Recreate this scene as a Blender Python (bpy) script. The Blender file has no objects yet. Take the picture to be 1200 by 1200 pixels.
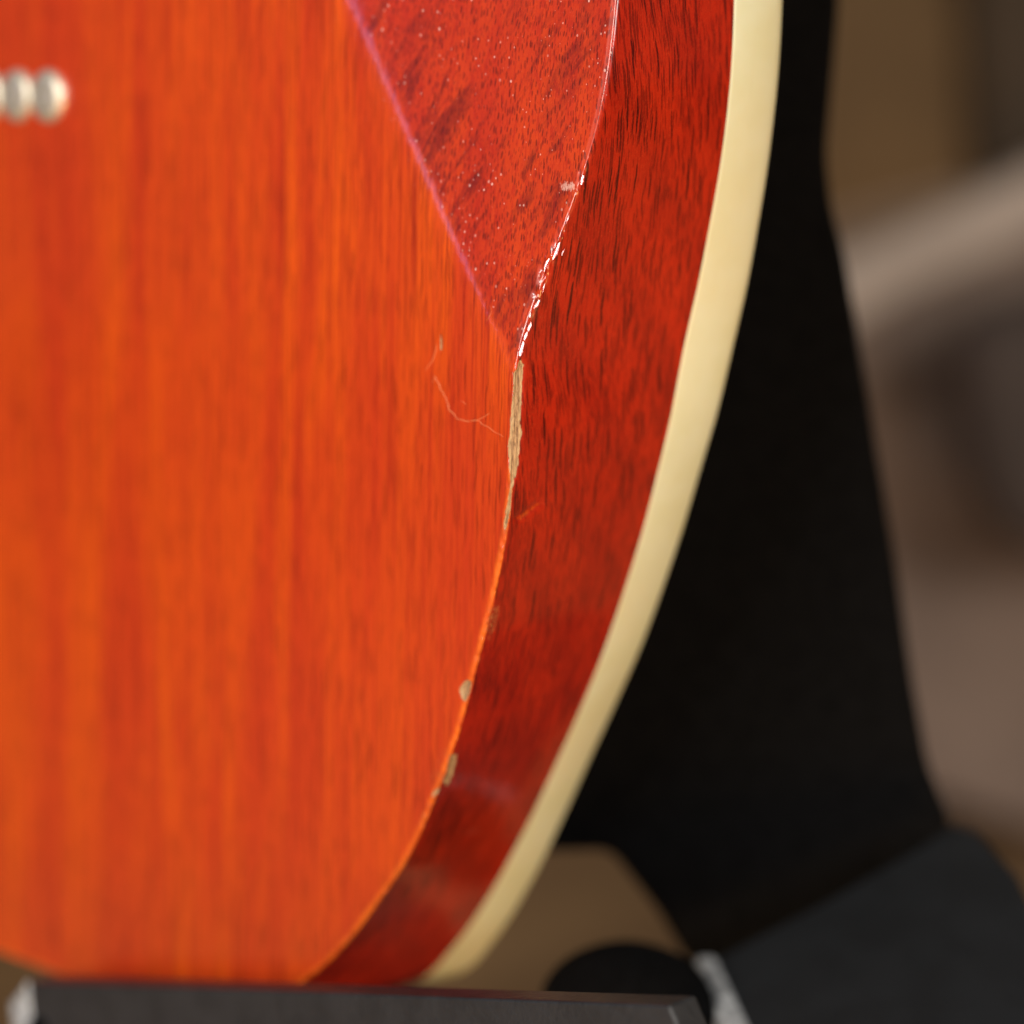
import bpy, bmesh, math, random
import numpy as np
from mathutils import Vector, Matrix, noise as mnoise
random.seed(4); rng = np.random.default_rng(4)
S = bpy.context.scene
COL = S.collection

# ------------------------------------------------------------------ camera
# body frame in millimetres: x to the right along the back, y through the body towards its front, z up
CAM = np.array([250.51, -260.11, 30.37])
ROT = np.array([[0.71870, 0.69503, 0.01984], [-0.11389, 0.08944, 0.98946], [-0.68593, 0.71338, -0.14343]])
_u, _s, _v = np.linalg.svd(ROT); ROT = _u @ _v
FPX = 2816.75                                   # focal length in pixels of the 1200 px photograph
MM = 0.001
cam = bpy.data.cameras.new('camera'); camo = bpy.data.objects.new('camera', cam); COL.objects.link(camo)
M = Matrix.Identity(4)
for i in range(3):
    M[i][0], M[i][1], M[i][2], M[i][3] = ROT[0][i], ROT[1][i], -ROT[2][i], CAM[i]*MM
camo.matrix_world = M
cam.sensor_width = 36; cam.lens = FPX/1200*36
cam.clip_start = 0.02; cam.clip_end = 60
cam.dof.use_dof = True; cam.dof.focus_distance = 0.3575; cam.dof.aperture_fstop = 6.3
S.camera = camo

# ------------------------------------------------------------------ room light and added fills (indoor photograph)
w = bpy.data.worlds.new('World'); S.world = w; w.use_nodes = True
w.node_tree.nodes['Background'].inputs[0].default_value = (0.95, 0.86, 0.78, 1)
w.node_tree.nodes['Background'].inputs[1].default_value = 0.045
def area(name, loc, aim, size, power, col):
    l = bpy.data.lights.new(name, 'AREA'); l.shape = 'RECTANGLE'; l.size, l.size_y = size
    l.energy = power; l.color = col
    o = bpy.data.objects.new(name, l); COL.objects.link(o)
    o.location = loc; d = Vector(aim) - Vector(loc)
    o.rotation_euler = d.to_track_quat('-Z', 'Y').to_euler()
    return o
area('key_lamp', (0.28, -1.45, 0.66), (-0.05, 0, 0), (0.5, 0.6), 18.3, (1.0, 0.94, 0.86))
area('window_lamp', (-0.95, -1.35, 0.42), (0, 0, 0), (0.14, 0.7), 1.0, (0.42, 0.48, 1.0))
area('low_lamp', (0.40, -1.20, 0.0), (0, 0, 0), (0.2, 0.17), 4.0, (1.0, 0.97, 0.94))
area('side_lamp', (1.35, -0.22, 0.50), (0.02, 0.02, 0), (0.45, 0.45), 10.5, (1.0, 0.98, 0.95))
cl = area('background_fill', (-0.55, 2.1, 1.9), (-0.85, 2.0, -0.2), (0.5, 0.5), 5.5, (1.0, 0.86, 0.66)); cl.data.spread = math.radians(65)  # added fill from above, aimed to light only the background
area('warm_fill', (0.50, -0.13, -0.29), (-0.03, 0.03, -0.10), (0.2, 0.12), 1.7, (1.0, 0.58, 0.16))  # added amber fill, low on the right, warming the lower binding
S.view_settings.view_transform = 'Standard'; S.view_settings.look = 'None'
S.view_settings.exposure = 0; S.view_settings.gamma = 1
S.render.engine = 'CYCLES'
S.render.resolution_x = S.render.resolution_y = 1024

# ------------------------------------------------------------------ helpers
def lin(r, g, b):
    f = lambda c: (c/255/12.92) if c/255 <= .04045 else ((c/255+.055)/1.055)**2.4
    return (f(r), f(g), f(b), 1)
def ray(px):                                    # photograph measurement -> viewing direction (unit depth)
    return np.array([(px[0]-600)/FPX, -(px[1]-600)/FPX, 1.0]) @ ROT
def on_y(px, y):
    d = ray(px); return CAM + d*((y-CAM[1])/d[1])
def on_plane(px, p0, n):
    d = ray(px); n = np.array(n, float); p0 = np.array(p0, float)
    return CAM + d*(np.dot(p0-CAM, n)/np.dot(d, n))
def at(px, depth): return CAM + ray(px)*depth
def project(P):
    q = (P-CAM) @ ROT.T
    return np.stack([600+FPX*q[:, 0]/q[:, 2], 600-FPX*q[:, 1]/q[:, 2]], 1)
def empty(name, label, cat, loc=(0, 0, 0)):
    o = bpy.data.objects.new(name, None); COL.objects.link(o); o.location = loc
    o['label'] = label; o['category'] = cat; o.empty_display_size = .02
    return o
def mesh_obj(name, V, F, mat, parent=None, smooth=True):
    me = bpy.data.meshes.new(name); me.from_pydata([tuple(v) for v in np.asarray(V)*MM], [], [tuple(int(i) for i in f) for f in F]); me.update()
    if smooth: me.polygons.foreach_set('use_smooth', [True]*len(me.polygons))
    me.materials.append(mat)
    o = bpy.data.objects.new(name, me); COL.objects.link(o)
    if parent: o.parent = parent
    return o
def bm_obj(name, bm, mat, parent=None, smooth=True):
    bmesh.ops.recalc_face_normals(bm, faces=bm.faces)
    me = bpy.data.meshes.new(name); bm.to_mesh(me); bm.free()
    if smooth: me.polygons.foreach_set('use_smooth', [True]*len(me.polygons))
    me.materials.append(mat)
    o = bpy.data.objects.new(name, me); COL.objects.link(o)
    if parent: o.parent = parent
    return o
def attr(o, name, vals):
    a = o.data.attributes.new(name, 'FLOAT', 'POINT'); a.data.foreach_set('value', np.asarray(vals, np.float32))
def slab(name, P, thick, mat, parent, bevel, segs=3):
    """a plate: outline points P (mm, roughly in a plane), thick = vector through the plate, bevelled edges"""
    bm = bmesh.new(); n = len(P); t = np.array(thick, float)
    a = [bm.verts.new(Vector(p*MM)) for p in P]; b = [bm.verts.new(Vector((p+t)*MM)) for p in P]
    bm.faces.new(a); bm.faces.new(b[::-1])
    for i in range(n): bm.faces.new((a[i], b[i], b[(i+1) % n], a[(i+1) % n]))
    bmesh.ops.recalc_face_normals(bm, faces=bm.faces)
    bmesh.ops.bevel(bm, geom=list(bm.edges), offset=bevel*MM, segments=segs, affect='EDGES', profile=.5, clamp_overlap=True)
    o = bm_obj(name, bm, mat, parent, True)
    o.modifiers.new('wn', 'WEIGHTED_NORMAL')
    return o
class NT:
    def __init__(s, name):
        s.m = bpy.data.materials.new(name); s.m.use_nodes = True; s.t = s.m.node_tree; s.N = s.t.nodes; s.L = s.t.links
        s.b = s.N['Principled BSDF']
    def n(s, ty, **kw):
        o = s.N.new(ty)
        for k, v in kw.items():
            if k.startswith('i_'):
                key = k[2:].replace('_', ' ')
                s.set(o, key, v)
            else: setattr(o, k, v)
        return o
    def set(s, o, key, v):
        sock = o.inputs[int(key)] if key.isdigit() else o.inputs[key]
        if hasattr(v, 'is_linked') or hasattr(v, 'links'): s.L.new(v, sock)
        else: sock.default_value = v
    def math(s, op, a, b=None, c=None, clamp=False):
        o = s.N.new('ShaderNodeMath'); o.operation = op; o.use_clamp = clamp
        for i, v in enumerate((a, b, c)):
            if v is not None: s.set(o, str(i), v)
        return o.outputs[0]
    def mix(s, f, a, b, mode='MIX'):
        o = s.N.new('ShaderNodeMix'); o.data_type = 'RGBA'; o.blend_type = mode
        s.set(o, '0', f); s.set(o, '6', a); s.set(o, '7', b); return o.outputs[2]
    def ramp(s, f, lo, hi, a=0.0, b=1.0):
        o = s.N.new('ShaderNodeMapRange'); o.interpolation_type = 'SMOOTHSTEP'
        for k, v in zip(('Value', 'From Min', 'From Max', 'To Min', 'To Max'), (f, lo, hi, a, b)): s.set(o, k, v)
        return o.outputs[0]
    def coords(s, sc, rot=(0, 0, 0)):
        tc = s.N.new('ShaderNodeTexCoord'); mp = s.N.new('ShaderNodeMapping'); s.L.new(tc.outputs['Object'], mp.inputs['Vector'])
        mp.inputs['Scale'].default_value = sc; mp.inputs['Rotation'].default_value = rot
        return mp.outputs[0]
    def noise(s, sc, detail=3, rough=.5, dist=0, rot=(0, 0, 0), vec=None):
        o = s.N.new('ShaderNodeTexNoise'); s.L.new(vec if vec is not None else s.coords(sc, rot), o.inputs['Vector'])
        o.inputs['Scale'].default_value = 1; o.inputs['Detail'].default_value = detail
        o.inputs['Roughness'].default_value = rough; o.inputs['Distortion'].default_value = dist
        return o.outputs['Fac']
    def attr(s, name):
        o = s.N.new('ShaderNodeAttribute'); o.attribute_name = name; return o.outputs['Fac']
    def bump(s, h, strength, dist, normal=None):
        o = s.N.new('ShaderNodeBump'); s.set(o, 'Height', h); o.inputs['Strength'].default_value = strength; o.inputs['Distance'].default_value = dist
        if normal is not None: s.L.new(normal, o.inputs['Normal'])
        return o.outputs[0]
    def out(s, **kw):
        for k, v in kw.items(): s.set(s.b, k.replace('_', ' '), v)
        return s.m

# ------------------------------------------------------------------ materials
def stained_wood():
    k = NT('stained_lacquered_mahogany')
    stain, facet, chip, wear, scuff = (k.attr(a) for a in ('stain', 'facet', 'chip', 'wear', 'scuff'))
    broad = k.noise((80, 80, 8), 4, .6, .6)
    mid = k.noise((420, 420, 9), 4, .6)
    fine = k.noise((2600, 2600, 24), 3, .6)
    flank = k.attr('flank')
    pa = k.noise((3300, 3300, 190), 2, .45); sx = k.n('ShaderNodeSeparateXYZ', i_0=k.coords((1, 1, 1))); cx = k.N.new('ShaderNodeCombineXYZ')
    gy = k.math('MULTIPLY_ADD', sx.outputs[2], .14, sx.outputs[1])
    k.set(cx, 'X', k.math('MULTIPLY', sx.outputs[0], 240.0)); k.set(cx, 'Y', k.math('MULTIPLY', gy, 4000.0)); k.set(cx, 'Z', k.math('MULTIPLY', sx.outputs[2], 130.0))
    pb = k.noise(None, .6, .4, vec=cx.outputs[0])
    pore = k.math('ADD', k.math('MULTIPLY', pa, k.math('SUBTRACT', 1.0, flank)), k.math('MULTIPLY', pb, flank))
    speck = k.noise((6000, 6000, 3000), 2, .6)
    clump = k.noise((160, 160, 40), 2, .5)
    # flat-sawn back: orange with redder streaks
    back = k.mix(k.ramp(broad, .36, .66), (0.84, 0.108, 0.006, 1), (0.66, 0.055, 0.009, 1))
    back = k.mix(k.math('MULTIPLY', k.ramp(mid, .48, .70), .42), back, (0.50, 0.030, 0.010, 1))
    back = k.mix(k.math('MULTIPLY', k.ramp(fine, .50, .62), .68), back, (0.33, 0.014, 0.006, 1))
    back = k.mix(k.math('MULTIPLY', k.ramp(k.noise((17, 17, 11), 2, .5), .42, .66), .40), back, (0.58, 0.040, 0.012, 1))
    # sides and the cut-away facet soak up more of the red dye
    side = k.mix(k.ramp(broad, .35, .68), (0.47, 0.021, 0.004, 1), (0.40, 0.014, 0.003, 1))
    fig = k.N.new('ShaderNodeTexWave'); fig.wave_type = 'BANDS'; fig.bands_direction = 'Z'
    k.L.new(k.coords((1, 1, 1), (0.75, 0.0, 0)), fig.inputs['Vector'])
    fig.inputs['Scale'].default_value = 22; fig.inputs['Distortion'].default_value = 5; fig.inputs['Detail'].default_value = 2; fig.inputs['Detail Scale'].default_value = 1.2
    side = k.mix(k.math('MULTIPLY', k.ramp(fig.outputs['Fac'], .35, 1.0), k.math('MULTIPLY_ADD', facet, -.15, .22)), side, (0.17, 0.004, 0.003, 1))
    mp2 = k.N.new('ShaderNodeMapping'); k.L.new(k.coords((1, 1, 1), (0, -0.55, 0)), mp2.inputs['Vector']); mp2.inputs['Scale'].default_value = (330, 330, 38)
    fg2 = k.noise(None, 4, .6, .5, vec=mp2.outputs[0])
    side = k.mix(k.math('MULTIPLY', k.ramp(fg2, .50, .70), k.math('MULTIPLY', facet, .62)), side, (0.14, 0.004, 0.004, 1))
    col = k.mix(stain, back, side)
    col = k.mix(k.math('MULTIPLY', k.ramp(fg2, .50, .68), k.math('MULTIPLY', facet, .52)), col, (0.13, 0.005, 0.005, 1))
    # open pores: dark short dashes, denser where the cut crosses the grain
    def pores(u, v, rad, soft=.07):
        c2 = k.N.new('ShaderNodeCombineXYZ'); k.set(c2, 'X', u); k.set(c2, 'Y', v)
        vn = k.N.new('ShaderNodeTexVoronoi'); vn.voronoi_dimensions = '2D'; k.L.new(c2.outputs[0], vn.inputs['Vector']); vn.inputs['Scale'].default_value = 1
        sp = k.N.new('ShaderNodeSeparateColor'); k.L.new(vn.outputs['Color'], sp.inputs[0])
        r_ = k.math('MULTIPLY', k.math('MULTIPLY_ADD', sp.outputs[0], .8, .35), rad)
        m_ = k.ramp(k.math('SUBTRACT', r_, vn.outputs['Distance']), 0.0, soft)
        return k.math('MULTIPLY', m_, k.math('MULTIPLY_ADD', sp.outputs[1], .5, .5))
    wob = k.math('MULTIPLY', k.math('SUBTRACT', k.noise((90, 90, 70), 3, .6), .5), .0022)
    sX, sZ = sx.outputs[0], sx.outputs[2]; gw = k.math('ADD', gy, wob); xw = k.math('ADD', sX, wob)
    f1 = pores(k.math('MULTIPLY', gw, 1550.0), k.math('MULTIPLY', sZ, 105.0), .37)
    f2 = pores(k.math('MULTIPLY_ADD', gw, 2600.0, 7.3), k.math('MULTIPLY', sZ, 260.0), .34)
    pf = k.math('MAXIMUM', f1, k.math('MULTIPLY', f2, .75))
    pc = pores(k.math('MULTIPLY', xw, 2300.0), k.math('MULTIPLY', sZ, 560.0), .36)
    pk = pores(k.math('MULTIPLY', xw, 1500.0), k.math('MULTIPLY', sZ, 62.0), .22)
    pn = k.math('MULTIPLY', k.ramp(pore, .52, .60), k.ramp(clump, .30, .62, .5, 1.0))
    onb = k.math('SUBTRACT', 1.0, k.math('MAXIMUM', flank, facet), clamp=True)
    pm = k.math('MULTIPLY', k.math('MAXIMUM', k.math('MULTIPLY', pk, .75), k.math('MULTIPLY', pn, .25)), onb)
    pm = k.math('ADD', pm, k.math('MULTIPLY', k.math('MAXIMUM', pf, k.math('MULTIPLY', pn, .25)), flank))
    pm = k.math('ADD', pm, k.math('MULTIPLY', k.math('MULTIPLY', pc, .75), k.math('MULTIPLY', facet, k.math('SUBTRACT', 1.0, flank))), clamp=True)
    col = k.mix(pm, col, (0.07, 0.003, 0.002, 1))
    col = k.mix(k.math('MULTIPLY', k.ramp(speck, .5, .75), .18), col, (0.9, 0.12, 0.03, 1))
    # rubbed edge, thinner stain
    wn = k.ramp(k.math('ADD', wear, k.math('MULTIPLY', k.math('SUBTRACT', fine, .5), .8)), .35, .75)
    col = k.mix(k.math('MULTIPLY', wn, k.ramp(k.noise((300, 300, 260), 4, .65), .3, .65, .25, .8)), col, (0.90, 0.175, 0.010, 1))
    # dust caught in the lacquer of the facet
    vo = k.N.new('ShaderNodeTexVoronoi'); k.L.new(k.coords((1500, 1500, 1100)), vo.inputs['Vector']); vo.inputs['Scale'].default_value = 1
    vr = k.N.new('ShaderNodeSeparateColor'); k.L.new(vo.outputs['Color'], vr.inputs[0])
    rad = k.math('MULTIPLY', k.math('POWER', vr.outputs[0], 2.2), k.math('MULTIPLY', k.ramp(k.noise((95, 95, 70), 3, .6), .25, .55), .28))
    dust = k.math('MULTIPLY', k.math('LESS_THAN', vo.outputs['Distance'], rad), k.math('GREATER_THAN', vr.outputs[1], .2))
    dust = k.math('MULTIPLY', dust, k.math('MULTIPLY', k.attr('dusty'), k.math('MULTIPLY_ADD', vr.outputs[2], .5, .2)))
    col = k.mix(dust, col, (0.95, 0.60, 0.52, 1))
    # pale scuffed lacquer
    sn = k.noise((3800, 3800, 1500), 4, .7)
    sm = k.math('MULTIPLY', k.ramp(k.math('ADD', scuff, k.math('MULTIPLY', k.math('SUBTRACT', sn, .5), 2.6)), .55, 1.1), .7)
    scol = k.mix(k.ramp(k.noise((2600, 2600, 1300), 3, .6), .42, .58), (0.20, 0.05, 0.02, 1), (0.68, 0.27, 0.10, 1))
    col = k.mix(sm, col, k.mix(facet, scol, (0.80, 0.50, 0.42, 1)))
    # bare wood in the chips
    cn = k.noise((3000, 3000, 700), 3, .65)
    cs = k.math('ADD', chip, k.math('MULTIPLY', k.math('SUBTRACT', cn, .5), .50))
    cm = k.ramp(cs, -.03, .05)
    grain = k.noise((4200, 4200, 330), 4, .7)
    bare = k.mix(k.ramp(grain, .36, .64), (0.17, 0.075, 0.035, 1), (0.76, 0.46, 0.23, 1))
    lip = k.math('MULTIPLY', cm, k.ramp(cs, .30, .06))
    bare = k.mix(k.math('MULTIPLY', lip, .6), bare, (0.80, 0.56, 0.28, 1))
    col = k.mix(cm, col, bare)
    inv = k.math('SUBTRACT', 1.0, cm, clamp=True)
    rough = k.math('MULTIPLY_ADD', cm, .35, k.math('MULTIPLY_ADD', wn, .2, .30))
    h = k.math('ADD', k.math('MULTIPLY', pore, -.25), k.math('MULTIPLY', fine, -.1))
    nb = k.bump(h, .25, .0001)
    h2 = k.math('ADD', k.math('MULTIPLY', grain, cm), k.math('MULTIPLY', cm, -1.0))
    nb = k.bump(h2, .9, .0005, nb)
    cb = k.bump(k.math('ADD', k.noise((500, 500, 300), 2), k.math('MULTIPLY', dust, .8)), .10, .0004)
    coat = k.math('MULTIPLY', inv, k.math('SUBTRACT', 1.0, k.math('MULTIPLY', k.math('MAXIMUM', wn, sm), .75)))
    k.set(k.b, 'Coat Normal', cb)
    return k.out(Base_Color=col, Roughness=rough, Normal=nb, Coat_Weight=coat, Coat_Roughness=.07, Coat_IOR=1.42, Specular_IOR_Level=.35)
def simple(name, col, rough, var=.25, sc=400, metal=0, bumpd=0.0, bsc=1500):
    k = NT(name); n = k.noise((sc, sc, sc), 4, .6)
    c2 = tuple(c*(1-var) for c in col[:3])+(1,)
    c = k.mix(k.ramp(n, .35, .7), col, c2)
    kw = dict(Base_Color=c, Roughness=k.math('MULTIPLY_ADD', n, .15, rough-.07), Metallic=metal)
    if bumpd: kw['Normal'] = k.bump(k.noise((bsc, bsc, bsc), 3, .6), .6, bumpd)
    return k.out(**kw)
WOOD = stained_wood()
def binding_mat():
    k = NT('aged_cream_binding')
    n = k.noise((60, 60, 60), 4, .6); s = k.noise((900, 900, 900), 4, .7)
    c = k.mix(k.ramp(n, .35, .7), (0.72, 0.72, 0.51, 1), (0.67, 0.655, 0.41, 1))
    c = k.mix(k.math('MULTIPLY', k.ramp(s, .68, .80), .5), c, (0.45, 0.27, 0.11, 1))
    sc = k.noise((260, 2600, 60), 3, .6)
    c = k.mix(k.math('MULTIPLY', k.ramp(sc, .62, .74), .22), c, (0.50, 0.36, 0.17, 1))
    c = k.mix(k.math('MULTIPLY', k.ramp(k.noise((26, 26, 26), 2), .4, .65), .35), c, (0.72, 0.60, 0.33, 1))
    return k.out(Base_Color=c, Roughness=.38, Coat_Weight=.35, Coat_Roughness=.25, Subsurface_Weight=.15, Subsurface_Radius=(.002, .0012, .0005), Subsurface_Scale=1.0,
                 Normal=k.bump(k.noise((250, 250, 120), 2), .08, .0005))
BIND = binding_mat()
NICKEL = simple('worn_nickel', (1.0, 0.92, 0.74, 1), .48, .15, 300, .85)
FOAM = simple('black_foam', (0.0035, 0.0033, 0.0035, 1), .95, .4, 350, 0, .0006, 900); FOAM.node_tree.nodes['Principled BSDF'].inputs['Specular IOR Level'].default_value = .09
PLASTIC = simple('black_plastic', (0.030, 0.031, 0.034, 1), .45, .3, 160, 0, .0003, 700)
SATIN = simple('satin_black_steel', (0.015, 0.0165, 0.0185, 1), .50, .3, 90, 0, .0002, 500)
def steel_edge():
    k = NT('pale_grey_edge'); n = k.noise((500, 500, 500), 4, .65)  # mottled pale grey; on the foot strip it paints in a glint
    return k.out(Base_Color=k.mix(k.ramp(n, .4, .62), (0.60, 0.62, 0.63, 1), (0.22, 0.225, 0.235, 1)), Roughness=.45)
EDGE = steel_edge()

# ------------------------------------------------------------------ setting: floor and wall far behind
def floor_mat():
    k = NT('oak_boards')
    n = k.noise((14, 1.6, 1), 4, .6); b = k.noise((2.2, 2.2, 2.2), 2, .5)
    c = k.mix(k.ramp(n, .35, .7), (0.46, 0.27, 0.12, 1), (0.30, 0.165, 0.07, 1))
    c = k.mix(k.math('MULTIPLY', k.ramp(b, .4, .65), .3), c, (0.36, 0.24, 0.15, 1))
    return k.out(Base_Color=c, Roughness=.5)
FZ = -330.0
fl = mesh_obj('floor', [(-6000, -3000, FZ), (6000, -3000, FZ), (6000, 6000, FZ), (-6000, 6000, FZ)], [(0, 1, 2, 3)], floor_mat(), None, False)
fl['kind'] = 'structure'
def wall_mat():
    k = NT('brown_wall'); n = k.noise((1.6, 1.6, 1.6), 3, .6)
    return k.out(Base_Color=k.mix(k.ramp(n, .35, .65), (0.26, 0.155, 0.065, 1), (0.12, 0.07, 0.03, 1)), Roughness=.8)
wn_ = np.array([-0.69, 0.71]); wp = np.array([-1450.0, 1500.0]); wt = np.array([0.71, 0.69])
a, b = wp-wt*4500, wp+wt*4500
wl = mesh_obj('wall', [(a[0], a[1], FZ), (b[0], b[1], FZ), (b[0], b[1], 2600), (a[0], a[1], 2600),
                       (a[0]+wn_[0]*80, a[1]+wn_[1]*80, FZ), (b[0]+wn_[0]*80, b[1]+wn_[1]*80, FZ), (b[0]+wn_[0]*80, b[1]+wn_[1]*80, 2600), (a[0]+wn_[0]*80, a[1]+wn_[1]*80, 2600)],
              [(0, 1, 2, 3), (5, 4, 7, 6), (3, 2, 6, 7), (1, 0, 4, 5), (0, 3, 7, 4), (2, 1, 5, 6)], wall_mat(), None, False)
wl['kind'] = 'structure'

# ------------------------------------------------------------------ guitar body
T = 44.0; YB = 34.2; TB = 45.9; XC = -146.0
front = [(-146, -128), (-118, -127.6), (-92, -126.6), (-72, -124.2), (-53.4, -118.8), (-44.7, -109.9), (-36.2, -97.3), (-29.2, -84.5), (-22.3, -71), (-16.0, -58.8), (-11.0, -48.5), (-4.1, -31), (0.3, -17.8), (3.2, -8.9),
         (6.1, 2.4), (8.4, 11.7), (10.1, 20.7), (11.6, 29.8), (12.7, 39.1), (13.3, 47.1), (13.5, 56.2), (13.2, 68), (11.6, 82), (6, 105), (-6, 130), (-20, 155), (-28, 180), (-27, 205), (-21, 230), (-22, 252), (-38, 270), (-75, 278), (-146, 280)]
def spline(P, n):                                # centripetal-ish Catmull-Rom, dense
    P = np.array(P, float); P = np.vstack([P[:1]*2-P[1:2], P, P[-1:]*2-P[-2:-1]])
    out = []
    for i in range(1, len(P)-2):
        t = np.linspace(0, 1, n, endpoint=False)[:, None]
        p0, p1, p2, p3 = P[i-1], P[i], P[i+1], P[i+2]
        m1 = (p2-p0)*np.linalg.norm(p2-p1)/(np.linalg.norm(p2-p1)+np.linalg.norm(p1-p0)); m2 = (p3-p1)*np.linalg.norm(p2-p1)/(np.linalg.norm(p2-p1)+np.linalg.norm(p3-p2))
        out.append((2*t**3-3*t**2+1)*p1+(t**3-2*t**2+t)*m1+(-2*t**3+3*t**2)*p2+(t**3-t**2)*m2)
    return np.vstack(out+[P[-2:-1]])
half = spline(front, 40)
for _ in range(30): half[1:-1] = .25*half[:-2]+.5*half[1:-1]+.25*half[2:]
def resample(P, ds_fun):
    L = np.r_[0, np.cumsum(np.linalg.norm(np.diff(P, axis=0), axis=1))]
    s, out = 0.0, []
    while s < L[-1]:
        out.append(s); x = np.interp(s, L, P[:, 0]); z = np.interp(s, L, P[:, 1]); s += ds_fun(x, z)
    out = np.array(out+[L[-1]])
    return np.stack([np.interp(out, L, P[:, 0]), np.interp(out, L, P[:, 1])], 1)
right = resample(half, lambda x, z: .30 if (-125 < z < 72 and x > -60) else (1.0 if z < 90 else 4.0))
leftc = resample(half, lambda x, z: 3.0)[::-1][1:-1]; leftc = np.stack([2*XC-leftc[:, 0], leftc[:, 1]], 1)
Fc = np.vstack([right, leftc]); NS = len(Fc)                    # closed front outline
tan = np.roll(Fc, -1, 0)-np.roll(Fc, 1, 0); tan /= np.linalg.norm(tan, axis=1)[:, None]
nrm = np.stack([tan[:, 1], -tan[:, 0]], 1)
# the back outline sits a little in or out of the front one
bpts = np.array([(0, 0), (-.3, -9.1), (-1.2, -17), (-2.3, -25), (-4.2, -33.1), (-6.6, -41.5), (-9.6, -50.1), (-12.3, -58.7), (-16.8, -69), (-21, -77.2), (-24.9, -83.5), (-31.6, -91.8), (-39.3, -100.6), (-52.4, -111.9)])
bpts[:, 0] += np.array([.1, .9, 1.5, 1.6, 1.6, 1.6, 1.6, 1.8, 1.8, 1.9, 1.9, 1.7, 1.8, .7])
dz, dd = [], []
for q in bpts:
    d = np.linalg.norm(right-q, axis=1); i = d.argmin(); dz.append(right[i, 1]); dd.append(np.dot(q-right[i], nrm[i]))
o_ = np.argsort(dz); dz = np.array(dz)[o_]; dd = np.array(dd)[o_]
off = np.zeros(NS); nr = len(right)
zz = right[:, 1]
pos_x = np.r_[-128, dz, 8, 20, 28, 36, 46, 56, 120]; pos_d = np.r_[-2.5, dd, -5.8, -4.6, -3.6, -2.8, -3.0, -3.8, -2.5]
od = np.interp(zz, pos_x, pos_d)
od[right[:, 0] < -60] = np.interp(right[right[:, 0] < -60][:, 0], [-146, -60], [-2.0, od[np.argmin(abs(right[:, 0]+60))]])
for _ in range(300): od[1:-1] = .25*od[:-2]+.5*od[1:-1]+.25*od[2:]
off[:nr] = od; off[nr:] = -2
Bc = Fc+nrm*off[:, None]
# body contour: an oblique facet planed off the back
LP = np.array([-0.9, 0.6]); LN = np.array([0.826, 0.563]); KF = 0.235
def contour(x, z):
    q = (x-LP[0])*LN[0]+(z-LP[1])*LN[1]
    r = 1.8
    return KF*.5*(q+np.sqrt(q*q+r*r)), q
def chord(y):                                    # outline at depth y
    f = np.clip(np.asarray(y)/T, 0, 1)
    return Bc*(1-f)[:, None]+Fc*f[:, None]
# depth of the edge where the facet meets the side
ye = np.zeros(NS)
for _ in range(12):
    c = chord(ye); ye, _q = contour(c[:, 0], c[:, 1])
ye[nr:] = 0; 
fade = np.clip((150-Fc[:, 1])/60, 0, 1); ye = np.minimum(ye*fade, 26)
RO = .55+.40*np.exp(-((Fc[:, 1]-6)/7.0)**2)*(np.arange(NS) < nr)                                          # edge rounding
rows = []                                         # list of (x,y,z) arrays, from side to centre
ys = np.linspace(0, 1, 62)
for f in ys:                                      # side, from binding to the rounded edge
    y = YB*(1-f)+(ye+RO)*f; c = chord(y); rows.append(np.stack([c[:, 0], y, c[:, 1]], 1))
NSIDE = len(rows)
ec = chord(ye)
for a_ in np.linspace(0, math.pi/2, 7)[1:]:
    ins = RO*(1-math.cos(a_)); c = ec-nrm*ins[:, None]; y = ye+RO*(1-math.sin(a_)); rows.append(np.stack([c[:, 0], y, c[:, 1]], 1))
base = ec-nrm*RO[:, None]
CEN = np.array([XC, 62.0])
vec = CEN-base; dist = np.linalg.norm(vec, axis=1)
steps = list(np.arange(.3, 18, .3))+list(np.arange(18, 62, .45))
s_ = steps[-1]
while s_ < 105: s_ += 2.5; steps.append(s_)
for st in steps:
    p = base+vec*np.clip(st/dist, 0, .985)[:, None]*1.0
    y, q = contour(p[:, 0], p[:, 1]); fd = np.clip((150-p[:, 1])/60, 0, 1); y = np.minimum(y*fd, 26)
    y = np.where(np.arange(NS) >= nr, 0, y); y = np.where(p[:, 0] < -80, 0, y)
    t_ = np.clip((st)/2.0, 0, 1)
    rows.append(np.stack([p[:, 0], y, p[:, 1]], 1))
for f in (.82, .93):
    p = CEN+(base-CEN)*(1-f)*(np.clip(1-steps[-1]/dist, .05, 1)/1.0)[:, None]; rows.append(np.stack([p[:, 0], np.zeros(NS), p[:, 1]], 1))
V = np.vstack(rows); NR = len(rows)
V = np.vstack([V, [[CEN[0], 0, CEN[1]]]])
idx = np.arange(NS); nx = (idx+1) % NS
faces = []
for r in range(NR-1):
    a0 = r*NS; a1 = (r+1)*NS
    faces.append(np.stack([a0+idx, a0+nx, a1+nx, a1+idx], 1))
Fq = np.vstack(faces)
Ft = np.stack([(NR-1)*NS+idx, (NR-1)*NS+nx, np.full(NS, NR*NS)], 1)
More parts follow.
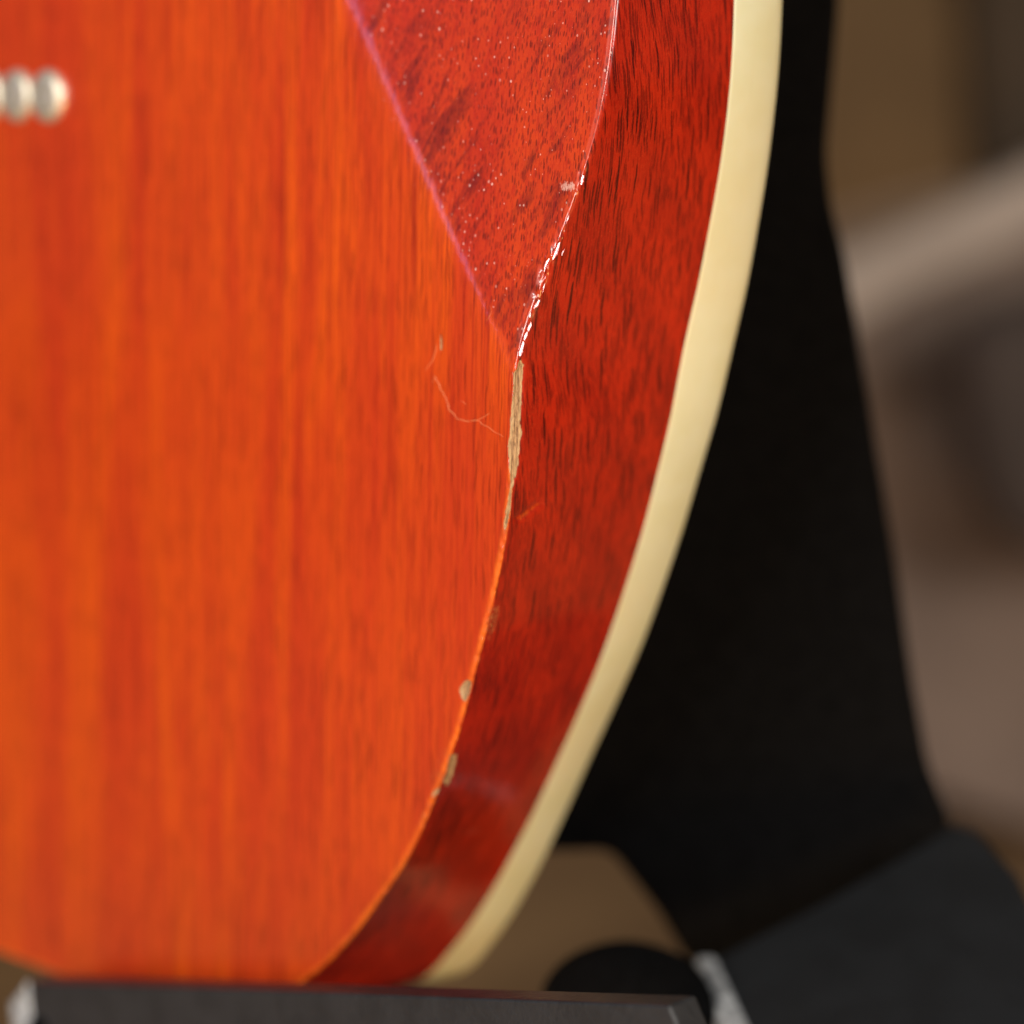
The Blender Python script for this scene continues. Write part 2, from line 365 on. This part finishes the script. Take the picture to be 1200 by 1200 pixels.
# --- wear and damage: evaluated once on the surface and stored there
px = project(V); rowi = np.minimum(np.arange(len(V))//NS, NR-1)
vis = (V[:, 0] > -70) & (V[:, 1] < YB)
mmpp = 361.0/FPX
def sd_poly(P, poly):                            # signed distance, positive inside (px)
    poly = np.array(poly, float); n = len(poly); d = np.full(len(P), 1e9); ins = np.zeros(len(P), bool)
    for i in range(n):
        a, b = poly[i], poly[(i+1) % n]; e = b-a; w_ = P-a
        t = np.clip((w_@e)/(e@e), 0, 1); d = np.minimum(d, np.linalg.norm(w_-t[:, None]*e, axis=1))
        c = (a[1] > P[:, 1]) != (b[1] > P[:, 1])
        with np.errstate(divide='ignore', invalid='ignore'):
            ins ^= c & (P[:, 0] < (b[0]-a[0])*(P[:, 1]-a[1])/(b[1]-a[1]+1e-12)+a[0])
    return np.where(ins, d, -d)
def d_line(P, line):
    line = np.array(line, float); d = np.full(len(P), 1e9)
    for a, b in zip(line[:-1], line[1:]):
        e = b-a; w_ = P-a; t = np.clip((w_@e)/(e@e), 0, 1); d = np.minimum(d, np.linalg.norm(w_-t[:, None]*e, axis=1))
    return d
chips = [
 [(609, 421), (614, 428), (612, 460), (610, 490), (612, 506), (608, 540), (604, 560), (600, 573), (599, 590), (596, 610), (591, 625), (590, 615), (593, 595), (597, 576), (598, 563), (596, 545), (595, 522), (598, 505), (598, 488), (600, 468), (602, 450), (601, 436), (606, 433)],
 [(545, 797), (553, 798), (551, 812), (545, 823), (540, 818), (538, 806)],
 [(527, 885), (536, 884), (533, 900), (528, 915), (524, 922), (519, 915), (524, 903)],
 [(508, 927), (516, 922), (513, 930), (505, 935)],
 [(516, 391), (518, 392), (518, 410), (516, 413)]]
chip = np.full(len(V), -9.0)
vi = np.where(vis)[0]
for c in chips: chip[vi] = np.maximum(chip[vi], sd_poly(px[vi], c)*mmpp)
scuffs = [([(655, 216), (662, 212), (674, 213), (677, 222), (664, 226), (656, 222)], 1.0), ([(574, 706), (588, 710), (584, 730), (574, 758), (569, 745), (567, 725)], .75),
          ([(554, 770), (561, 762), (566, 772), (556, 792)], .6), ([(487, 962), (497, 948), (504, 950), (492, 976)], .6), ([(455, 1022), (470, 1004), (474, 1012), (460, 1036)], .5), ([(500, 915), (512, 880), (526, 868), (532, 885), (520, 915), (505, 930)], .55), ([(622, 360), (640, 357), (645, 368), (632, 378), (622, 377)], .3)]
scuff = np.zeros(len(V))
for c, amt in scuffs: scuff[vi] = np.maximum(scuff[vi], amt*np.clip(.5+sd_poly(px[vi], c)/6, 0, 1))
edge_d = np.full(len(V), 99.0)
ep = np.stack([ec[:, 0], ye, ec[:, 1]], 1)
edge_d = np.linalg.norm(V[:NR*NS].reshape(NR, NS, 3)-ep[None], axis=2).reshape(-1); edge_d = np.r_[edge_d, 99]
zc = np.r_[np.tile(Fc[:, 1], NR), 0]
low = np.clip((2-zc)/14, 0, 1)                    # below the facet the edge has been rubbed
wside = np.where(rowi < NSIDE, .35, 1.0)
wear = np.clip(1-edge_d/2.0, 0, 1)*low*wside*.95
qf = contour(V[:, 0], V[:, 2])[1]
facet = np.where((rowi >= NSIDE) & (V[:, 0] > -80) & (V[:, 2] < 140) , np.clip(qf/1.6+.1, 0, 1), 0)
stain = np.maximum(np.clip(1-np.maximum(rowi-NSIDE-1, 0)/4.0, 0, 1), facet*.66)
dusty = np.clip(facet+.30*np.exp(-(qf/7)**2)*np.clip((V[:, 2]-2)/20, 0, 1), 0, 1)
# chips are hollows: sink the surface along its normal
me_tmp = bpy.data.meshes.new('tmp'); me_tmp.from_pydata([tuple(v) for v in V], [], [tuple(int(i) for i in f) for f in np.vstack([Fq])] + [tuple(int(i) for i in f) for f in Ft]); me_tmp.update()
nor = np.zeros(len(V)*3, np.float32); me_tmp.vertices.foreach_get('normal', nor); nor = nor.reshape(-1, 3); bpy.data.meshes.remove(me_tmp)
if nor[len(V)-1][1] > 0: nor = -nor; Fq = Fq[:, ::-1]; Ft = Ft[:, ::-1]
sink = np.clip(chip/.35, 0, 1)*.45
# flaked lacquer along the facet's edge: small conchoidal hollows and ridges
fl_line = [(684, 206), (682, 216), (668, 252), (655, 288), (645, 305), (634, 335), (627, 362), (615, 388), (609, 420)]
fd = d_line(px[vi], fl_line)*mmpp
fw = np.clip(1-fd/1.5, 0, 1)
nz = np.array([mnoise.noise(Vector((v[0]*.8, v[1]*.8, v[2]*.36))) + .5*mnoise.noise(Vector((v[0]*1.9+7, v[1]*1.9, v[2]*.9))) if f > 0 else 0 for v, f in zip(V[vi], fw)])
ypx = px[vi][:, 1]; amp = np.where(((ypx > 276) & (ypx < 348)) | ((ypx > 198) & (ypx < 224)), 1.0, .16)
sink[vi] += fw*amp*(.08+.42*nz)
# the rubbed lower edge is ragged
er = np.where((edge_d < 1.3) & (low > 0) & vis)[0]
rz = np.array([max(0, mnoise.noise(Vector(v*1.0))+.7*mnoise.noise(Vector(v*2.3))) for v in V[er]])
sink[er] += .42*rz*low[er]*np.clip(1-edge_d[er]/1.3, 0, 1)
d5 = d_line(px[vi], [(610, 608), (632, 591)])*mmpp; wear[vi] = np.maximum(wear[vi], .62*np.exp(-(d5/.42)**2))
# a small long dent on the side
dd_ = d_line(px[vi], [(608, 607), (633, 590)])*mmpp; sink[vi] += .40*np.exp(-(dd_/.5)**2)
dd_ = d_line(px[vi], [(530, 975), (548, 980), (562, 974)])*mmpp; sink[vi] += .12*np.exp(-(dd_/.3)**2)
V = V-nor*sink[:, None]

guitar = empty('electric_guitar', 'red stained solid guitar body with cream binding and chipped edge, seen from its back', 'guitar')
body = mesh_obj('body', V, list(Fq)+list(Ft), WOOD, guitar)
for n_, v_ in (('stain', stain), ('facet', facet), ('chip', chip), ('wear', wear), ('scuff', scuff), ('dusty', dusty), ('flank', np.where(rowi < NSIDE+3, 1.0, 0.0))): attr(body, n_, v_)
# binding: a rounded cream strip round the front edge
prof = [(-.4, YB+.0), (0.02, YB+.05), (.10, YB+.5)] + [(.10+.42*(1-((y-40.0)/5.4)**2), y) for y in np.linspace(YB+1.2, TB-1.5, 12)]
for a_ in np.linspace(0, math.pi/2, 8)[1:]: prof.append((.12-1.2*(1-math.cos(a_)), TB-1.3+1.2*math.sin(a_)))
prof.append((-3.5, TB-.1)); prof.append((-3.5, YB))
sel = np.arange(0, NS)
rb = []
for d_, y in prof: c = chord(np.full(NS, y))+nrm*d_; rb.append(np.stack([c[:, 0], np.full(NS, y), c[:, 1]], 1))
VB = np.vstack(rb); FB = []
for r in range(len(prof)):
    r2 = (r+1) % len(prof)
    FB.append(np.stack([r*NS+idx, r2*NS+idx, r2*NS+nx, r*NS+nx], 1))
bo = mesh_obj('binding', VB, np.vstack(FB), BIND, guitar)
# front face of the body, inside the binding
fc = Fc-nrm*3.4
mesh_obj('body_top', [(x, TB-.6, z) for x, z in fc[::3]], [list(range(len(fc[::3])))], WOOD, guitar, False)

# string ferrules through the back
def lathe(prof, n=40):
    Vv, Ff = [], []
    for r, y in prof:
        for i in range(n): a = 2*math.pi*i/n; Vv.append((r*math.cos(a), y, r*math.sin(a)))
    for k in range(len(prof)-1):
        for i in range(n): j = (i+1) % n; Ff.append((k*n+i, (k+1)*n+i, (k+1)*n+j, k*n+j))
    Ff.append([len(Vv)-n+i for i in range(n)])
    return Vv, Ff
fp = [(4.8, .05), (4.8, -.3)]+[(4.8-2.0*(1-math.cos(a)), -.3-1.3*math.sin(a)) for a in np.linspace(0, math.pi/2, 9)[1:]]+[(2.2, -1.75), (1.4, -1.75), (.7, -1.6), (.05, -1.55)]
fv, ff = lathe(fp)
f0 = None
for i in range(6):
    if f0 is None: f0 = mesh_obj('ferrule', fv, ff, NICKEL, guitar); o = f0
    else: o = f0.copy(); COL.objects.link(o); o.parent = guitar
    o.location = Vector((-118.2-9.6*i, 0, 40.8+.1*i))*MM
# hairline scratches in the lacquer: thin raised burrs following the surface
SCR = NT('raised_lacquer_scratch').out(Base_Color=(0.80, 0.24, 0.09, 1), Roughness=.5)
bv = V[vi]
def scratch(line, wpx, jit=1.0):
    line = np.array(line, float); pts = []
    for a, b in zip(line[:-1], line[1:]):
        n_ = max(2, int(np.linalg.norm(b-a)/3))
        for t in np.linspace(0, 1, n_, endpoint=False): pts.append(a+(b-a)*t+rng.normal(size=2)*jit*.5)
    pts.append(line[-1]); pts = np.array(pts); vv, ffs = [], []
    for i, p in enumerate(pts):
        d = pts[min(i+1, len(pts)-1)]-pts[max(i-1, 0)]; d /= np.linalg.norm(d)+1e-9; n_ = np.array([-d[1], d[0]])
        wv = wpx*(.35+.65*random.random())*min(1, .25+i/3, .25+(len(pts)-1-i)/3)
        for s in (-1, 0, 1):
            q = on_y(p+n_*wv*s*.5, 0); yy = contour(q[0], q[2])[0]
            q = on_y(p+n_*wv*s*.5, yy); vv.append(q+np.array([0, -.03-(.05 if s == 0 else -.06), 0]))
    for i in range(len(pts)-1):
        for s in (0, 1): ffs.append((i*3+s, i*3+s+1, i*3+s+4, i*3+s+3))
    return vv, ffs
for ln, wd in (([(507, 448), (510, 440), (520, 462), (527, 480), (536, 491), (548, 494), (560, 492), (574, 484)], 1.6), ([(556, 491), (568, 498), (590, 512)], 1.0), ([(512, 405), (508, 420), (499, 434)], 1.0), ([(541, 470), (546, 474)], 1.5), ([(574, 357), (576, 365), (570, 376)], 1.2)):
    v_, f_ = scratch(ln, wd); mesh_obj('scratch', v_, f_, SCR, guitar)

# lacquer flakes tilted to mirror low_lamp, shaped to put glints on the knocked edge
FLK = NT('red_glint_lacquer').out(Base_Color=(0.55, 0.05, 0.02, 1), Roughness=.18, Coat_Weight=1.0, Coat_Roughness=.04)
LOW = np.array([400.0, -1200.0, 0.0])
cand = np.where((V[:, 0] > -10) & (V[:, 2] > -5) & (V[:, 2] < 60) & (V[:, 1] < 14))[0]
def glint_flake_mesh(line, wpx, tilt=0.0):
    line = np.array(line, float); t = np.linspace(0, 1, 9)
    L_ = np.r_[0, np.cumsum(np.linalg.norm(np.diff(line, axis=0), axis=1))]; L_ /= L_[-1]
    pts = np.stack([np.interp(t, L_, line[:, 0]), np.interp(t, L_, line[:, 1])], 1)
    P = []
    for p in pts:
        d = np.linalg.norm(px[cand]-p, axis=1); k3 = np.argsort(d)[:6]; P.append(V[cand][k3].mean(0))
    P = np.array(P); P[1:-1] = .25*P[:-2]+.5*P[1:-1]+.25*P[2:]
    c0 = P[4]; v_ = CAM-c0; v_ /= np.linalg.norm(v_); l_ = LOW-c0; l_ /= np.linalg.norm(l_); h0 = v_+l_; h0 /= np.linalg.norm(h0)
    P = P-((P-c0)@h0)[:, None]*h0+h0*.12
    vv, ff_ = [], []
    for i, p in enumerate(P):
        v_ = CAM-p; v_ /= np.linalg.norm(v_); l_ = LOW-p; l_ /= np.linalg.norm(l_); h = v_+l_; h /= np.linalg.norm(h)
        tg = P[min(i+1, 8)]-P[max(i-1, 0)]; tg -= h*(tg@h); tg /= np.linalg.norm(tg)+1e-9; sd = np.cross(h, tg)
        wv = wpx*mmpp*max(.08, math.sin(math.pi*(i+.3)/8.6))*(.75+.5*random.random())
        for c in (-1, -.5, 0, .5, 1):
            q = p+h*(.16-.035*wv*c*c-.02*random.random())+sd*(wv*.5*c)
            vv.append(q)
    n_ = 5
    top = len(vv)
    for q in list(vv): vv.append(q-np.array([.45, -.55, 0])*.35)
    for i in range(8):
        for c in range(4):
            a = i*n_+c; ff_.append((a, a+1, a+n_+1, a+n_)); ff_.append((top+a, top+a+n_, top+a+n_+1, top+a+1))
        for c in (0, 4): a = i*n_+c; ff_.append((a, a+n_, top+a+n_, top+a))
    for i in (0, 8):
        for c in range(4): a = i*n_+c; ff_.append((a, a+1, top+a+1, top+a))
    return vv, ff_
for ln, wd in (([(658, 281), (654, 294), (647, 307)], 6), ([(646, 300), (639, 309), (637, 321)], 4), ([(684, 204), (681, 218)], 6), ([(662, 291), (658, 300)], 2.2), ([(634, 350), (631, 356), (624, 363)], 4.5),
               ([(623, 366), (621, 373)], 3.2), ([(623, 376), (618, 391)], 4.5), ([(619, 387), (613, 403)], 5), ([(615, 398), (609, 420)], 5.5), ([(640, 330), (636, 345)], 1.6), ([(668, 250), (663, 264)], 1.5)):
    v_, f_ = glint_flake_mesh(ln, wd); fo = mesh_obj('glint_flake', v_, f_, FLK, guitar); fo.data.polygons.foreach_set('use_smooth', [max(f) < len(v_)//2 for f in f_])

# ------------------------------------------------------------------ guitar stand
stand = empty('guitar_stand', 'black padded guitar stand behind and under the red guitar body', 'guitar stand')
vd = np.array([-0.68, 0.72, 0.0])               # away from the camera, level
def plane_pts(P, depth, tilt=0.0):
    p0 = at((900, 600), depth); n = vd+np.array([0, 0, tilt])
    return [on_plane(p, p0, n) for p in P]
up = [(800, -260), (992, -260), (985, 0), (976, 110), (970, 180), (976, 240), (992, 300), (1020, 470), (1050, 650), (1070, 790), (1090, 900), (1118, 965), (1100, 1010), (840, 1160), (806, 1130), (774, 1075), (716, 1000), (560, 1003), (560, 700), (640, 400)]
slab('upright', np.array(plane_pts(up, 462)), vd*22, FOAM, stand, 2.5)
# foot: a broad tilted plate running forward from the upright
pts = [at((822, 1126), 452), at((960, 1052), 454), at((1080, 983), 456), at((1112, 957), 457), at((1150, 966), 452), at((1196, 1020), 440), at((1250, 1140), 415), at((1320, 1340), 385), at((905, 1340), 385)]
slab('foot', np.array(pts), np.array([0, 0, -9.0]), SATIN, stand, 4.0)
# pale grey strip painting in the glint along the foot's edge
e1 = [at((814, 1119), 449), at((838, 1119), 449), at((892, 1225), 416), at((856, 1225), 416)]
slab('foot_glint', np.array(e1), np.array([0, 0, -4.0]), EDGE, stand, 1.0)
# rest bar whose lip stands in front of the back
def bar_pt(px_, y): return on_y(px_, y)
A = on_y((64, 1142), -5.0); Bp = on_y((816, 1166), -5.0)
ax = Bp-A; ln_ = np.linalg.norm(ax); ax /= ln_
upv = np.array([-ax[2], 0, ax[0]]); yv = np.array([0, 1.0, 0])
def frame(u, v, y): return A+ax*u+upv*v+yv*y
P = [frame(0, 0, 0), frame(ln_, 0, 0), frame(ln_+5, -14, 0), frame(2, -14, 0), frame(-1, -9, 0)]
slab('rest_bar', np.array(P), yv*-6.0, PLASTIC, stand, .5)
endp = [frame(-.2, .1, .2), frame(-.2, .1, -6.2), frame(-8.0, -4.5, -5.6), frame(-8.0, -4.5, .0)]
slab('end_cap', np.array(endp), upv*-9.0, EDGE, stand, .6)
P = [frame(4, -11, 0.5), frame(70, -16, .5), frame(70, -24, .5), frame(4, -24, .5)]
slab('rest_shelf', np.array(P), yv*52, PLASTIC, stand, 1.5)
# screws in the bar
for u in (6.5,):
    bm = bmesh.new(); bmesh.ops.create_uvsphere(bm, u_segments=20, v_segments=12, radius=3.2*MM)
    p = frame(u-5, -9.5, -6.0)
    bmesh.ops.scale(bm, vec=(1, .45, 1), verts=bm.verts); bmesh.ops.translate(bm, vec=Vector(p*MM), verts=bm.verts)
    bm_obj('bolt', bm, FOAM, stand)
# rounded rubber knob between bar and foot
bm = bmesh.new(); bmesh.ops.create_uvsphere(bm, u_segments=40, v_segments=24, radius=1)
for v in bm.verts:
    v.co = Vector((math.copysign(abs(v.co.x)**.85, v.co.x)*15, math.copysign(abs(v.co.y)**.85, v.co.y)*15, v.co.z*11))
    v.co = (v.co+Vector(at((735, 1180), 432)))*MM
bm_obj('knob', bm, FOAM, stand)

# ------------------------------------------------------------------ things far behind, out of focus
RAIL = simple('pale_grey_paint', (0.74, 0.61, 0.51, 1), .6, .2, 8)
rp = [at(p, 1280) for p in ((930, 330), (1340, 135), (1340, 225), (1060, 345), (940, 420))]
rail = slab('slanted_rail', np.array(rp), vd*40, RAIL, None, 6)
rail['label'] = 'pale greyish slanted rail, blurred, beyond the black stand at upper right'; rail['category'] = 'rail'
TAUPE = simple('taupe_paint', (0.45, 0.32, 0.245, 1), .7, .45, 7)
tb = [at(p, d) for p, d in (((940, 300), 1500), ((1420, 170), 1500), ((1420, 1050), 1270), ((1000, 905), 1340))]
cab = slab('taupe_cabinet', np.array(tb), vd*300, TAUPE, None, 10)
cab['label'] = 'taupe cabinet, blurred, standing on the floor to the right behind the black stand'; cab['category'] = 'cabinet'
PATCH = simple('dark_brown_patch', (0.115, 0.085, 0.072, 1), .7, .3, 6)
DARK = simple('dark_brown_wedge', (0.075, 0.043, 0.017, 1), .7, .3, 6)
cp = [at(p, 1240) for p in ((1120, 370), (1400, 300), (1400, 650), (1175, 650), (1135, 540))]
case = slab('dark_patch', np.array(cp), vd*50, PATCH, None, 20)  # slab added for a dark area; no particular object identified
case['label'] = 'dark blurred bag in front of the taupe cabinet below the slanted rail'; case['category'] = 'patch'
pp = [at(p, 1400) for p in ((1120, -200), (1500, -200), (1500, 190), (1150, 270))]
pan = slab('dark_wedge', np.array(pp), vd*60, DARK, None, 20)  # slab added to darken this corner; no particular object identified
pan['label'] = 'dark board, blurred, at the top right above the slanted rail'; pan['category'] = 'wedge'
